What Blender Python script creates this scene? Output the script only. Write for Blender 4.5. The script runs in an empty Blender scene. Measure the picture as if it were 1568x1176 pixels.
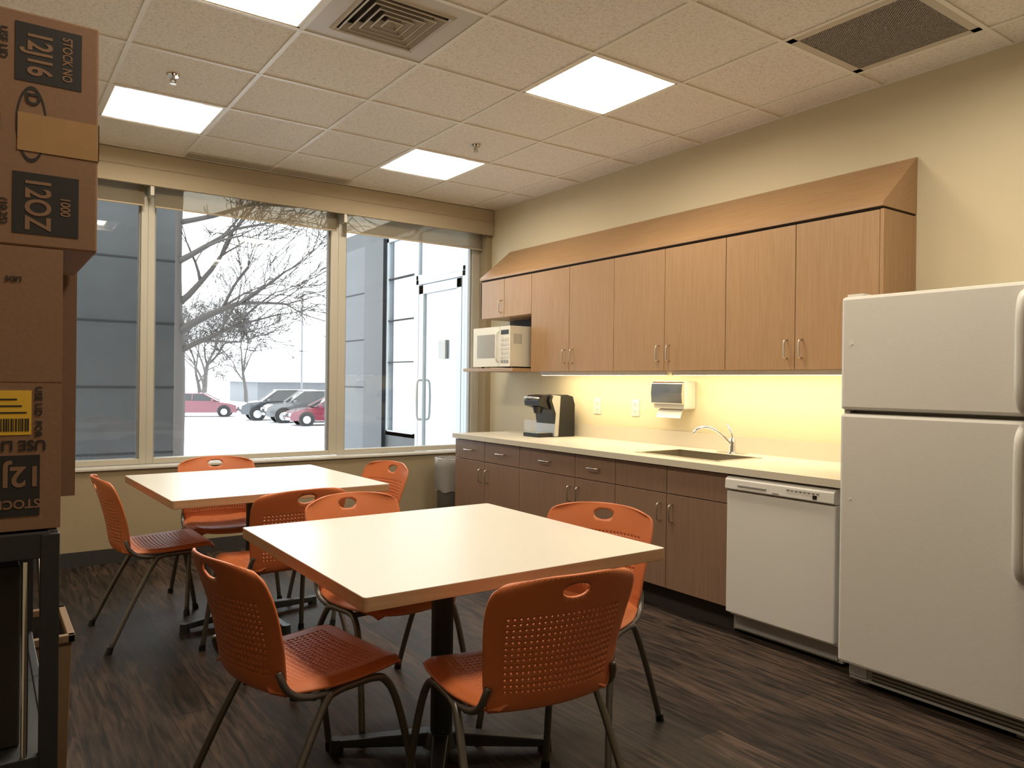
import bpy, bmesh, math, random
from mathutils import Vector, Matrix
random.seed(7)
scene = bpy.context.scene
COL = scene.collection
pi = math.pi

# ---------------------------------------------------------------- materials
def new_mat(name):
    m = bpy.data.materials.new(name); m.use_nodes = True
    nt = m.node_tree; b = nt.nodes['Principled BSDF']
    return m, nt, b
def c4(c): return (c[0], c[1], c[2], 1)
def flat(name, col, rough=0.5, metal=0.0, bump=0.0, bscale=200, var=0.0, coat=0.0, spec=0.5):
    m, nt, b = new_mat(name)
    b.inputs['Base Color'].default_value = c4(col)
    b.inputs['Roughness'].default_value = rough
    b.inputs['Metallic'].default_value = metal
    b.inputs['Coat Weight'].default_value = coat
    b.inputs['Specular IOR Level'].default_value = spec
    tc = nt.nodes.new('ShaderNodeTexCoord')
    no = nt.nodes.new('ShaderNodeTexNoise'); no.inputs['Scale'].default_value = bscale
    no.inputs['Detail'].default_value = 3
    nt.links.new(tc.outputs['Object'], no.inputs['Vector'])
    if var > 0:
        r = nt.nodes.new('ShaderNodeMix'); r.data_type = 'RGBA'
        r.inputs['A'].default_value = c4([x*(1-var) for x in col])
        r.inputs['B'].default_value = c4([min(1, x*(1+var)) for x in col])
        nt.links.new(no.outputs['Fac'], r.inputs['Factor'])
        nt.links.new(r.outputs['Result'], b.inputs['Base Color'])
    if bump > 0:
        bp = nt.nodes.new('ShaderNodeBump'); bp.inputs['Strength'].default_value = bump
        bp.inputs['Distance'].default_value = 0.002
        nt.links.new(no.outputs['Fac'], bp.inputs['Height'])
        nt.links.new(bp.outputs['Normal'], b.inputs['Normal'])
    return m
def emis(name, col, s):
    m, nt, b = new_mat(name)
    b.inputs['Base Color'].default_value = (0.8, 0.8, 0.8, 1)
    b.inputs['Emission Color'].default_value = c4(col)
    b.inputs['Emission Strength'].default_value = s
    return m
def wood(name, c1, c2, scale=(60, 60, 3.0), rough=0.42):
    m, nt, b = new_mat(name)
    tc = nt.nodes.new('ShaderNodeTexCoord'); mp = nt.nodes.new('ShaderNodeMapping')
    mp.inputs['Scale'].default_value = scale
    no = nt.nodes.new('ShaderNodeTexNoise'); no.inputs['Scale'].default_value = 1.6
    no.inputs['Detail'].default_value = 6; no.inputs['Distortion'].default_value = 0.4
    cr = nt.nodes.new('ShaderNodeValToRGB')
    cr.color_ramp.elements[0].position = 0.3; cr.color_ramp.elements[0].color = c4(c1)
    cr.color_ramp.elements[1].position = 0.72; cr.color_ramp.elements[1].color = c4(c2)
    nt.links.new(tc.outputs['Object'], mp.inputs['Vector']); nt.links.new(mp.outputs['Vector'], no.inputs['Vector'])
    nt.links.new(no.outputs['Fac'], cr.inputs['Fac']); nt.links.new(cr.outputs['Color'], b.inputs['Base Color'])
    b.inputs['Roughness'].default_value = rough
    return m
def glass(name, tint=(0.95, 0.97, 0.97), body=None, bodyfac=0.0):
    m, nt, b = new_mat(name)
    nt.nodes.remove(b)
    out = nt.nodes['Material Output']
    t = nt.nodes.new('ShaderNodeBsdfTransparent'); t.inputs['Color'].default_value = c4(tint)
    g = nt.nodes.new('ShaderNodeBsdfGlossy'); g.inputs['Roughness'].default_value = 0.02
    fr = nt.nodes.new('ShaderNodeFresnel'); fr.inputs['IOR'].default_value = 1.35
    mx = nt.nodes.new('ShaderNodeMixShader')
    nt.links.new(fr.outputs['Fac'], mx.inputs['Fac'])
    nt.links.new(t.outputs[0], mx.inputs[1]); nt.links.new(g.outputs[0], mx.inputs[2])
    last = mx
    if body:
        d = nt.nodes.new('ShaderNodeBsdfDiffuse'); d.inputs['Color'].default_value = c4(body)
        m2 = nt.nodes.new('ShaderNodeMixShader'); m2.inputs['Fac'].default_value = bodyfac
        nt.links.new(mx.outputs[0], m2.inputs[1]); nt.links.new(d.outputs[0], m2.inputs[2]); last = m2
    nt.links.new(last.outputs[0], out.inputs['Surface'])
    return m

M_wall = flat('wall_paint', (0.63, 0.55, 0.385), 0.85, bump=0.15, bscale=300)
M_wallshade = flat('wall_paint_shaded', (0.34, 0.27, 0.17), 0.85, bump=0.15, bscale=300)  # wall paint with the backlit shade of the window side put into its colour
M_base = flat('rubber_base', (0.03, 0.028, 0.027), 0.6)
M_alu = flat('anodised_frame', (0.50, 0.47, 0.40), 0.4, metal=0.1)
M_sill = flat('sill_laminate', (0.60, 0.58, 0.53), 0.4)
M_val = flat('valance_fabric', (0.48, 0.40, 0.285), 0.8, bump=0.2, bscale=500)
M_grid = flat('ceiling_tbar', (0.80, 0.76, 0.68), 0.5)
M_white = flat('appliance_white', (0.62, 0.595, 0.55), 0.35, bump=0.25, bscale=420)
M_white2 = flat('plastic_white', (0.66, 0.64, 0.60), 0.4)
M_cream = flat('microwave_cream', (0.72, 0.68, 0.57), 0.4)
M_mwwin = flat('microwave_window', (0.36, 0.34, 0.30), 0.15)
M_grey = flat('grey_plastic', (0.28, 0.27, 0.25), 0.5)
M_black = flat('black_plastic', (0.008, 0.008, 0.009), 0.3)
M_blackm = flat('black_powdercoat', (0.018, 0.018, 0.020), 0.42)
M_chrome = flat('chrome', (0.72, 0.72, 0.71), 0.12, metal=1)
M_nickel = flat('brushed_nickel', (0.60, 0.56, 0.48), 0.3, metal=1)
M_silver = flat('silver_plastic', (0.50, 0.50, 0.49), 0.3, metal=0.6)
M_tube = flat('chair_tube', (0.15, 0.137, 0.123), 0.35, metal=0.6)
M_orange = flat('orange_polymer', (0.60, 0.170, 0.058), 0.38, bump=0.2, bscale=600)
M_lam = flat('table_laminate', (0.70, 0.67, 0.60), 0.30, var=0.02, bscale=60)
M_edge = wood('table_edge_wood', (0.42, 0.23, 0.12), (0.52, 0.31, 0.175), (3, 3, 40))
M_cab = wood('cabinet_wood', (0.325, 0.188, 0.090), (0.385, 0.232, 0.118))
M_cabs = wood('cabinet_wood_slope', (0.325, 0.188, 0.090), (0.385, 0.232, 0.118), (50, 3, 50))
M_cabshade = wood('cabinet_wood_shaded', (0.205, 0.122, 0.077), (0.255, 0.155, 0.101))  # same wood as the uppers, dimmer lighting down low put into its colour
M_dark = flat('dark_interior', (0.025, 0.018, 0.014), 0.8)
M_counter = flat('counter_laminate', (0.58, 0.53, 0.43), 0.35, var=0.12, bscale=260)
M_card = flat('cardboard', (0.225, 0.122, 0.070), 0.85, bump=0.2, bscale=120, var=0.06)
M_card2 = flat('cardboard_dark', (0.15, 0.078, 0.043), 0.9, bump=0.2, bscale=120, var=0.06)
M_tape = flat('packing_tape', (0.36, 0.21, 0.10), 0.3, var=0.08, bscale=30)
M_ink = flat('ink_black', (0.016, 0.013, 0.012), 0.7)
M_yel = flat('yellow_label', (0.72, 0.43, 0.035), 0.6)
M_paper = flat('paper_white', (0.80, 0.78, 0.73), 0.8)
M_tan = flat('tan_plastic', (0.20, 0.12, 0.06), 0.6)
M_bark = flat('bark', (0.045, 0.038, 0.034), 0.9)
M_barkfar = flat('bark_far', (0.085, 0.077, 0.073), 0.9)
M_snow = flat('snow', (0.74, 0.76, 0.80), 0.9, var=0.14, bscale=0.35)
M_maroon = flat('car_maroon', (0.10, 0.008, 0.02), 0.2, coat=1)
M_cargrey = flat('car_grey', (0.022, 0.027, 0.034), 0.2, coat=1)
M_carsil = flat('car_silver', (0.07, 0.075, 0.08), 0.2, coat=1)
M_carglass = flat('car_glass', (0.012, 0.015, 0.018), 0.05)
M_tire = flat('tire', (0.010, 0.010, 0.010), 0.8)
M_lamp = flat('head_lamp', (0.7, 0.7, 0.7), 0.1)
M_bldg = flat('far_building', (0.15, 0.155, 0.165), 0.8)
M_panel = flat('facade_panel', (0.046, 0.049, 0.051), 0.55, var=0.3, bscale=3, spec=0.3)
M_panelrefl = flat('facade_panel_reflection', (0.066, 0.072, 0.079), 0.5, var=0.15, bscale=3, spec=0.3)  # opaque grey painted for the left building's reflection in the vestibule glass
M_jointrefl = flat('facade_joint_and_reflection', (0.008, 0.009, 0.010), 0.8)  # real panel joints, also used for their painted reflection on the vestibule
M_wframe = flat('storefront_frame', (0.36, 0.39, 0.41), 0.4)
M_dframe = flat('dark_column', (0.013, 0.016, 0.020), 0.4, spec=0.3)
M_glass = glass('window_glass')
M_vglass = glass('vestibule_glass', (0.42, 0.47, 0.49), (0.16, 0.18, 0.19), 0.65)
M_vglass2 = glass('sidelight_glass', (0.25, 0.29, 0.32), (0.11, 0.13, 0.15), 0.7)
M_bag = glass('bin_liner', (0.85, 0.85, 0.85), (0.5, 0.48, 0.45), 0.5)
M_light = emis('troffer_lens', (1.0, 0.885, 0.70), 36)
M_sideglow = emis('troffer_side_glow', (1.0, 0.80, 0.55), 0.12)  # weak emission on the reflector sides stands in for light from the lens
M_uc = emis('undercabinet_lamp', (1.0, 0.82, 0.50), 21)
M_vent = flat('diffuser_enamel', (0.56, 0.50, 0.42), 0.5)
M_ret = flat('return_grille', (0.36, 0.32, 0.28), 0.7)
M_retb = flat('return_grille_back', (0.32, 0.285, 0.25), 0.8)

# shade: semi-open woven mesh
m, nt, b = new_mat('shade_mesh_fabric'); nt.nodes.remove(b)
t = nt.nodes.new('ShaderNodeBsdfTransparent'); t.inputs['Color'].default_value = (0.95, 0.86, 0.70, 1)
d = nt.nodes.new('ShaderNodeBsdfDiffuse'); d.inputs['Color'].default_value = (0.38, 0.31, 0.21, 1)
tl = nt.nodes.new('ShaderNodeBsdfTranslucent'); tl.inputs['Color'].default_value = (0.10, 0.082, 0.055, 1)
x0_ = nt.nodes.new('ShaderNodeMixShader'); x0_.inputs[0].default_value = 0.5
x = nt.nodes.new('ShaderNodeMixShader'); x.inputs[0].default_value = 0.935
nt.links.new(d.outputs[0], x0_.inputs[1]); nt.links.new(tl.outputs[0], x0_.inputs[2])
nt.links.new(t.outputs[0], x.inputs[1]); nt.links.new(x0_.outputs[0], x.inputs[2])
nt.links.new(x.outputs[0], nt.nodes['Material Output'].inputs['Surface']); M_shade = m

# acoustic tile
m, nt, b = new_mat('acoustic_tile'); tc = nt.nodes.new('ShaderNodeTexCoord')
n1 = nt.nodes.new('ShaderNodeTexNoise'); n1.inputs['Scale'].default_value = 75; n1.inputs['Detail'].default_value = 4
n1.inputs['Roughness'].default_value = 0.65; n1.inputs['Distortion'].default_value = 0.8
cr = nt.nodes.new('ShaderNodeValToRGB')
cr.color_ramp.elements[0].position = 0.34; cr.color_ramp.elements[0].color = (0.63, 0.57, 0.50, 1)
cr.color_ramp.elements[1].position = 0.52; cr.color_ramp.elements[1].color = (0.82, 0.765, 0.69, 1)
nt.links.new(tc.outputs['Object'], n1.inputs['Vector']); nt.links.new(n1.outputs['Fac'], cr.inputs['Fac'])
nt.links.new(cr.outputs['Color'], b.inputs['Base Color']); b.inputs['Roughness'].default_value = 0.95
bp = nt.nodes.new('ShaderNodeBump'); bp.inputs['Strength'].default_value = 0.35; bp.inputs['Distance'].default_value = 0.002
nt.links.new(n1.outputs['Fac'], bp.inputs['Height']); nt.links.new(bp.outputs['Normal'], b.inputs['Normal'])
M_tile = m

# plank floor (planks run along Y)
m, nt, b = new_mat('vinyl_plank'); tc = nt.nodes.new('ShaderNodeTexCoord')
mp = nt.nodes.new('ShaderNodeMapping'); mp.inputs['Rotation'].default_value = (0, 0, pi/2)
br = nt.nodes.new('ShaderNodeTexBrick'); br.inputs['Scale'].default_value = 1
br.inputs['Brick Width'].default_value = 1.22; br.inputs['Row Height'].default_value = 0.15
br.inputs['Mortar Size'].default_value = 0.0012; br.inputs['Bias'].default_value = -0.1
br.inputs['Color1'].default_value = (0.0155, 0.0110, 0.0085, 1); br.inputs['Color2'].default_value = (0.035, 0.0240, 0.0180, 1)
br.inputs['Mortar'].default_value = (0.005, 0.004, 0.003, 1)
nt.links.new(tc.outputs['Object'], mp.inputs['Vector']); nt.links.new(mp.outputs['Vector'], br.inputs['Vector'])
mp2 = nt.nodes.new('ShaderNodeMapping'); mp2.inputs['Scale'].default_value = (30, 2.6, 1)
n1 = nt.nodes.new('ShaderNodeTexNoise'); n1.inputs['Scale'].default_value = 1.5; n1.inputs['Detail'].default_value = 8
n1.inputs['Distortion'].default_value = 0.7; n1.inputs['Roughness'].default_value = 0.6
nt.links.new(tc.outputs['Object'], mp2.inputs['Vector']); nt.links.new(mp2.outputs['Vector'], n1.inputs['Vector'])
cr = nt.nodes.new('ShaderNodeValToRGB')
cr.color_ramp.elements[0].position = 0.38; cr.color_ramp.elements[0].color = (0.4, 0.4, 0.4, 1)
cr.color_ramp.elements[1].position = 0.66; cr.color_ramp.elements[1].color = (3.0, 2.75, 2.6, 1)
mx = nt.nodes.new('ShaderNodeMix'); mx.data_type = 'RGBA'; mx.blend_type = 'MULTIPLY'; mx.inputs['Factor'].default_value = 1
nt.links.new(n1.outputs['Fac'], cr.inputs['Fac'])
nt.links.new(br.outputs['Color'], mx.inputs['A']); nt.links.new(cr.outputs['Color'], mx.inputs['B'])
nt.links.new(mx.outputs['Result'], b.inputs['Base Color'])
rr = nt.nodes.new('ShaderNodeMapRange'); rr.inputs['To Min'].default_value = 0.42; rr.inputs['To Max'].default_value = 0.68
nt.links.new(n1.outputs['Fac'], rr.inputs['Value']); nt.links.new(rr.outputs['Result'], b.inputs['Roughness'])
b.inputs['Specular IOR Level'].default_value = 0.26
M_floor = m

# ---------------------------------------------------------------- mesh builder
class MB:
    def __init__(s): s.v = []; s.f = []; s.mi = []; s.sm = []; s.mats = []
    def add(s, vs, fs, mat, smooth=False, M=None):
        o = len(s.v)
        for p in vs:
            p = Vector(p)
            if M is not None: p = M @ p
            s.v.append(p)
        if mat not in s.mats: s.mats.append(mat)
        k = s.mats.index(mat)
        for f in fs:
            s.f.append([o+i for i in f]); s.mi.append(k); s.sm.append(smooth)
    def box(s, x0, x1, y0, y1, z0, z1, mat, M=None):
        vs = [(x0,y0,z0),(x1,y0,z0),(x1,y1,z0),(x0,y1,z0),(x0,y0,z1),(x1,y0,z1),(x1,y1,z1),(x0,y1,z1)]
        s.add(vs, [(0,3,2,1),(4,5,6,7),(0,1,5,4),(1,2,6,5),(2,3,7,6),(3,0,4,7)], mat, False, M)
    def quad(s, a, b_, c, d_, mat): s.add([a,b_,c,d_], [(0,1,2,3)], mat)
    def cyl(s, p0, p1, r0, r1, mat, seg=20, smooth=True, M=None):
        p0 = Vector(p0); p1 = Vector(p1); d = (p1-p0).normalized()
        a = d.orthogonal().normalized(); b = d.cross(a)
        vs = []; n = seg
        for p, r in ((p0, r0), (p1, r1)):
            for i in range(n):
                t = 2*pi*i/n; vs.append(p + a*math.cos(t)*r + b*math.sin(t)*r)
        s.add(vs, [(i, (i+1)%n, n+(i+1)%n, n+i) for i in range(n)], mat, smooth, M)
        s.add(vs[:n], [tuple(range(n-1, -1, -1))], mat, False, M); s.add(vs[n:], [tuple(range(n))], mat, False, M)
    def tube(s, pts, r, mat, seg=10, sub=5, M=None, radii=None):
        P = [Vector(p) for p in pts]
        Q = []; R = []
        if sub > 1 and len(P) > 2:
            for i in range(len(P)-1):
                p0 = P[max(i-1,0)]; p1 = P[i]; p2 = P[i+1]; p3 = P[min(i+2,len(P)-1)]
                for k in range(sub):
                    t = k/sub
                    Q.append(0.5*((2*p1)+(-p0+p2)*t+(2*p0-5*p1+4*p2-p3)*t*t+(-p0+3*p1-3*p2+p3)*t**3))
                    if radii: R.append(radii[i]*(1-t)+radii[i+1]*t)
            Q.append(P[-1]); 
            if radii: R.append(radii[-1])
        else:
            Q = P; R = list(radii) if radii else []
        if not R: R = [r]*len(Q)
        vs = []; fs = []
        a = None
        for i, q in enumerate(Q):
            d = (Q[min(i+1,len(Q)-1)] - Q[max(i-1,0)]).normalized()
            a = d.orthogonal().normalized() if a is None else (a - d*a.dot(d)).normalized()
            b = d.cross(a)
            for k in range(seg):
                t = 2*pi*k/seg; vs.append(q + a*math.cos(t)*R[i] + b*math.sin(t)*R[i])
        for i in range(len(Q)-1):
            for k in range(seg):
                fs.append((i*seg+k, i*seg+(k+1)%seg, (i+1)*seg+(k+1)%seg, (i+1)*seg+k))
        fs.append(tuple(range(seg-1,-1,-1))); fs.append(tuple((len(Q)-1)*seg+k for k in range(seg)))
        s.add(vs, fs, mat, True, M)
    def prism(s, poly, axis, a, b, mat, M=None, endmat=None, smooth=False):
        def P(p, t):
            return {'x': (t,p[0],p[1]), 'y': (p[0],t,p[1]), 'z': (p[0],p[1],t)}[axis]
        n = len(poly)
        vs = [P(p,a) for p in poly] + [P(p,b) for p in poly]
        s.add(vs, [(i,(i+1)%n,n+(i+1)%n,n+i) for i in range(n)], mat, smooth, M)
        s.add(vs[:n], [tuple(range(n-1,-1,-1))], endmat or mat, False, M)
        s.add(vs[n:], [tuple(range(n))], endmat or mat, False, M)
    def mesh(s, name):
        me = bpy.data.meshes.new(name); me.from_pydata([tuple(p) for p in s.v], [], s.f)
        for mt in s.mats: me.materials.append(mt)
        for i, p in enumerate(me.polygons): p.material_index = s.mi[i]; p.use_smooth = s.sm[i]
        bm = bmesh.new(); bm.from_mesh(me)
        bmesh.ops.recalc_face_normals(bm, faces=bm.faces); bm.to_mesh(me); bm.free()
        return me
    def obj(s, name, parent=None, bevel=0, M=None, center=True):
        if parent is None and center and s.v:
            xs=[p.x for p in s.v]; ys=[p.y for p in s.v]; zs=[p.z for p in s.v]
            c = Vector(((min(xs)+max(xs))/2,(min(ys)+max(ys))/2,min(zs)))
            s.v = [p-c for p in s.v]
        else: c = Vector((0,0,0))
        o = bpy.data.objects.new(name, s.mesh(name)); COL.objects.link(o)
        o.location = c
        if parent: o.parent = parent
        if bevel:
            md = o.modifiers.new('bevel','BEVEL'); md.width = bevel; md.segments = 2; md.limit_method = 'ANGLE'
            md.angle_limit = math.radians(40); md.harden_normals = False
        return o
def empty(name, loc=(0,0,0), yaw=0):
    e = bpy.data.objects.new(name, None); e.empty_display_size = 0.2; COL.objects.link(e)
    e.location = loc; e.rotation_euler = (0,0,yaw); return e
class Group:
    def __init__(s, name, loc): s.e = empty(name, loc); s.c = Vector(loc)
    def part(s, mb, name, bevel=0):
        mb.v = [p - s.c for p in mb.v]
        return mb.obj(name, s.e, bevel)

# ---------------------------------------------------------------- dimensions
XW = 3.86; XL = -0.75; YB = 5.82; YW = 5.95; YF = -1.5; ZC = 2.86
f = MB(); f.box(XL-0.1, XW+0.1, YF-0.1, 6.05, -0.1, 0, M_floor); f.obj('floor', center=False)
w = MB(); w.box(XW, XW+0.1, YF-0.1, 6.05, 0, ZC+0.15, M_wall); w.obj('wall_right')
w = MB(); w.box(XL-0.1, XL, YF-0.1, 6.05, 0, ZC+0.15, M_wall); w.obj('wall_left')
w = MB(); w.box(XL, XW, YF-0.1, YF, 0, ZC+0.15, M_wall); w.obj('wall_front')
w = MB(); w.box(XL, XW, YB, 6.05, 0, 0.64, M_wallshade); w.box(XL, XW, YW-0.03, 6.05, 2.74, ZC+0.15, M_wallshade)
w.box(3.80, XW, YB, 6.05, 0.64, 2.74, M_wallshade); w.obj('wall_back')
t = MB(); t.box(XL, 3.80, YB-0.02, YW-0.02, 0.64, 0.658, M_sill); t.obj('trim_sill', bevel=0.003)
t = MB(); t.box(XL, XW, YB-0.008, YB, 0, 0.10, M_base); t.obj('baseboard_back')
t = MB(); t.box(XW-0.008, XW, 5.28, YB-0.01, 0, 0.10, M_base); t.box(XW-0.008, XW, YF, 1.0, 0, 0.10, M_base); t.obj('baseboard_right')

# ---------------------------------------------------------------- ceiling
GX = [3.00+0.61*k for k in range(-7, 2)]; GX = [x for x in GX if x > XL] ; GX = [XL]+GX+[XW]
GY = [2.74+0.61*k for k in range(-7, 6)]; GY = [y for y in GY if y > YF and y < 5.8]; GY = [YF]+GY
lights = [(2.39,2.74),(2.39,4.57),(0.56,4.57),(0.56,2.74),(2.39,0.91),(0.56,0.91)]
supply = (1.17,2.74); ret = (3.00,1.52)
def isin(cx, cy, o): return o[0] < cx < o[0]+0.61 and o[1] < cy < o[1]+0.61
cl = MB()
for i in range(len(GX)-1):
    for j in range(len(GY)-1):
        cx = (GX[i]+GX[i+1])/2; cy = (GY[j]+GY[j+1])/2
        if any(isin(cx, cy, o) for o in lights+[supply, ret]): continue
        cl.box(GX[i], GX[i+1], GY[j], GY[j+1], ZC+0.004, ZC+0.02, M_tile)
cl.box(XL, XW, GY[-1], 5.93, ZC+0.004, ZC+0.02, M_wallshade)
cl.box(XL, XW, YF, 5.93, ZC+0.12, ZC+0.15, M_dark)
cl.obj('ceiling', center=False)
g = MB()
for x in GX: g.box(max(x-0.011,XL), min(x+0.011,XW), YF, 5.785, ZC-0.002, ZC+0.006, M_grid)
for y in GY+[5.775]: g.box(XL, XW, max(y-0.011,YF), y+0.011, ZC-0.003, ZC+0.006, M_grid)
g.obj('trim_ceiling_grid')
for (x,y) in lights:
    a0,a1,b0,b1 = x+0.012, x+0.598, y+0.012, y+0.598; zt = ZC+0.05
    G = Group('recessed_ceiling_light', ((a0+a1)/2,(b0+b1)/2,ZC))
    h = MB(); i0,i1,j0,j1 = a0+0.09,a1-0.09,b0+0.03,b1-0.03
    h.box(a0-0.002,a0+0.012,b0,b1,ZC,ZC+0.01,M_grid); h.box(a1-0.012,a1+0.002,b0,b1,ZC,ZC+0.01,M_grid)
    h.box(a0,a1,b0-0.002,b0+0.012,ZC,ZC+0.01,M_grid); h.box(a0,a1,b1-0.012,b1+0.002,ZC,ZC+0.01,M_grid)
    h.box(a0-0.008,a1+0.008,b0-0.008,b1+0.008,zt+0.005,zt+0.02,M_grid)
    G.part(h,'housing')
    h = MB()
    h.quad((a0,b0,ZC+0.006),(a0,b1,ZC+0.006),(i0,j1,zt),(i0,j0,zt),M_sideglow)
    h.quad((a1,b0,ZC+0.006),(a1,b1,ZC+0.006),(i1,j1,zt),(i1,j0,zt),M_sideglow)
    h.quad((a0,b0,ZC+0.006),(a1,b0,ZC+0.006),(i1,j0,zt),(i0,j0,zt),M_grid)
    h.quad((a0,b1,ZC+0.006),(a1,b1,ZC+0.006),(i1,j1,zt),(i0,j1,zt),M_grid)
    G.part(h,'reflector')
    h = MB(); h.quad((i0,j0,zt),(i1,j0,zt),(i1,j1,zt),(i0,j1,zt),M_light); G.part(h,'lens')
# supply diffuser
x,y = supply; cx,cy = x+0.305,y+0.305
G = Group('supply_air_diffuser',(cx,cy,ZC))
h = MB()
def ring(mb, r0, z0, r1, z1, mat):
    o=[(-1,-1),(1,-1),(1,1),(-1,1)]
    for k in range(4):
        a=o[k]; b=o[(k+1)%4]
        mb.quad((cx+a[0]*r0,cy+a[1]*r0,z0),(cx+b[0]*r0,cy+b[1]*r0,z0),(cx+b[0]*r1,cy+b[1]*r1,z1),(cx+a[0]*r1,cy+a[1]*r1,z1),mat)
ring(h,0.293,ZC+0.002,0.21,ZC+0.002,M_vent); ring(h,0.21,ZC+0.002,0.20,ZC-0.008,M_vent); ring(h,0.20,ZC-0.008,0.185,ZC+0.0,M_vent)
for r in (0.178,0.142,0.106,0.070,0.034):
    ring(h,r+0.004,ZC-0.010,r-0.022,ZC+0.026,M_vent); ring(h,r+0.004,ZC-0.010,r-0.002,ZC-0.012,M_vent)
G.part(h,'louvres')
h = MB(); h.box(cx-0.298,cx+0.298,cy-0.298,cy+0.298,ZC+0.05,ZC+0.06,M_dark); G.part(h,'plenum')
# return grille
x,y = ret; G = Group('return_air_grille',(x+0.305,y+0.305,ZC))
h = MB()
for a in ((x+0.01,x+0.05,y+0.01,y+0.60),(x+0.56,x+0.60,y+0.01,y+0.60),(x+0.01,x+0.60,y+0.01,y+0.05),(x+0.01,x+0.60,y+0.56,y+0.60)):
    h.box(a[0],a[1],a[2],a[3],ZC-0.002,ZC+0.008,M_vent)
G.part(h,'frame')
h = MB(); n = 38
for k in range(n+1):
    q = x+0.05+0.51*k/n; h.box(q-0.003,q+0.003,y+0.05,y+0.56,ZC+0.0,ZC+0.004,M_ret)
    q = y+0.05+0.51*k/n; h.box(x+0.05,x+0.56,q-0.003,q+0.003,ZC+0.0,ZC+0.004,M_ret)
h.box(x+0.02,x+0.59,y+0.02,y+0.59,ZC+0.008,ZC+0.016,M_retb); G.part(h,'eggcrate')
# linear slot diffuser
h = MB(); h.box(1.17,2.40,5.62,5.635,ZC-0.006,ZC+0.003,M_vent); h.box(1.17,2.40,5.735,5.75,ZC-0.006,ZC+0.003,M_vent)
h.box(1.17,2.40,5.635,5.735,ZC-0.001,ZC+0.002,M_dark)
for q in (5.66,5.685,5.71): h.box(1.17,2.40,q-0.003,q+0.003,ZC-0.006,ZC,M_vent)
h.obj('linear_slot_diffuser')
for (sx,sy) in ((0.81,4.25),(2.70,4.28)):
    h = MB(); h.cyl((sx,sy,ZC),(sx,sy,ZC-0.007),0.032,0.027,M_chrome); h.cyl((sx,sy,ZC-0.007),(sx,sy,ZC-0.03),0.008,0.008,M_nickel,12)
    h.tube([(sx-0.010,sy,ZC-0.018),(sx-0.013,sy,ZC-0.030),(sx,sy,ZC-0.042)],0.003,M_nickel,6)
    h.tube([(sx+0.010,sy,ZC-0.018),(sx+0.013,sy,ZC-0.030),(sx,sy,ZC-0.042)],0.003,M_nickel,6)
    h.cyl((sx,sy,ZC-0.042),(sx,sy,ZC-0.045),0.017,0.017,M_nickel,16); h.obj('sprinkler_head')

# ---------------------------------------------------------------- windows
wx = [(-0.70,0.93),(1.02,2.345),(2.48,3.72)]
for k,(a,b_) in enumerate(wx):
    G = Group('window_%d'%(k+1),((a+b_)/2,YW,0.66))
    h = MB(); y0,y1 = YW-0.02,YW+0.06
    L = a-0.045; R = b_+ (0.0675 if k==1 else 0.045)
    if k==0: L = XL
    if k==1: L = a-0.045
    if k==2: L = a-0.0675; R = 3.80
    h.box(L,a,y0,y1,0.66,2.74,M_alu); h.box(b_,R,y0,y1,0.66,2.74,M_alu)
    h.box(a,b_,y0,y1,0.66,0.70,M_alu); h.box(a,b_,y0,y1,2.70,2.74,M_alu)
    h.box(a,a+0.012,y0+0.02,y1-0.01,0.70,2.70,M_grey); h.box(b_-0.012,b_,y0+0.02,y1-0.01,0.70,2.70,M_grey)
    G.part(h,'frame',0.003)
    h = MB(); h.box(a,b_,YW+0.02,YW+0.026,0.70,2.70,M_glass); G.part(h,'glass')
h = MB(); h.box(XL,XW-0.005,5.785,5.795,2.63,2.855,M_val); h.box(XL,XW-0.005,5.775,5.785,2.745,2.752,M_val)
h.box(XL,XW-0.005,5.77,5.80,2.625,2.635,M_val)
for q in (0.975,2.41): h.box(q-0.012,q+0.012,5.78,5.90,2.56,2.63,M_alu)
h.obj('window_valance')
for (a,b_) in ((-0.70,0.94),(1.01,2.37),(2.45,3.78)):
    h = MB(); h.quad((a,5.871,2.50),(b_,5.871,2.50),(b_,5.871,2.80),(a,5.871,2.80),M_shade); h.box(a,b_,5.864,5.878,2.494,2.504,M_val)
    h.cyl((a,5.872,2.80),(b_,5.872,2.80),0.03,0.03,M_val,16); h.obj('roller_shade')

# ---------------------------------------------------------------- upper cabinets
XU = 3.55
def pull(mb, p, axis, L=0.10, out=0.03, r=0.0045, mat=M_nickel):
    x,y,z = p
    if axis=='z': pts=[(x,y,z-L/2),(x-out*0.8,y,z-L/2+0.004),(x-out,y,z-L/2+0.02),(x-out,y,z+L/2-0.02),(x-out*0.8,y,z+L/2-0.004),(x,y,z+L/2)]
    else: pts=[(x,y-L/2,z),(x-out*0.8,y-L/2+0.004,z),(x-out,y-L/2+0.02,z),(x-out,y+L/2-0.02,z),(x-out*0.8,y+L/2-0.004,z),(x,y+L/2,z)]
    mb.tube(pts,r,mat,8,3)
ZU0,ZU1 = 1.364,2.14
def hand(mb,y,zc): pull(mb,(XU,y,zc),'z')
ys=[5.52,5.16,4.78,4.31,3.83,3.36,2.88,2.42,1.96]
G = Group('upper_cabinet',(3.7,3.36,1.364))
h = MB()
h.box(XU+0.02,XW-0.002,1.96,4.78,ZU0,ZU1,M_cab)
h.box(XU,XW-0.002,1.94,1.96,ZU0,ZU1,M_cab)
G.part(h,'carcass',0.002)
h = MB(); hd = MB()
for k in range(2,8): h.box(XU,XU+0.019,ys[k+1]+0.002,ys[k]-0.002,ZU0+0.001,ZU1-0.002,M_cab)
for ysplit in (4.31,3.36,2.42): hand(hd,ysplit+0.045,1.475); hand(hd,ysplit-0.045,1.475)
G.part(h,'doors',0.002); G.part(hd,'pulls')
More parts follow.
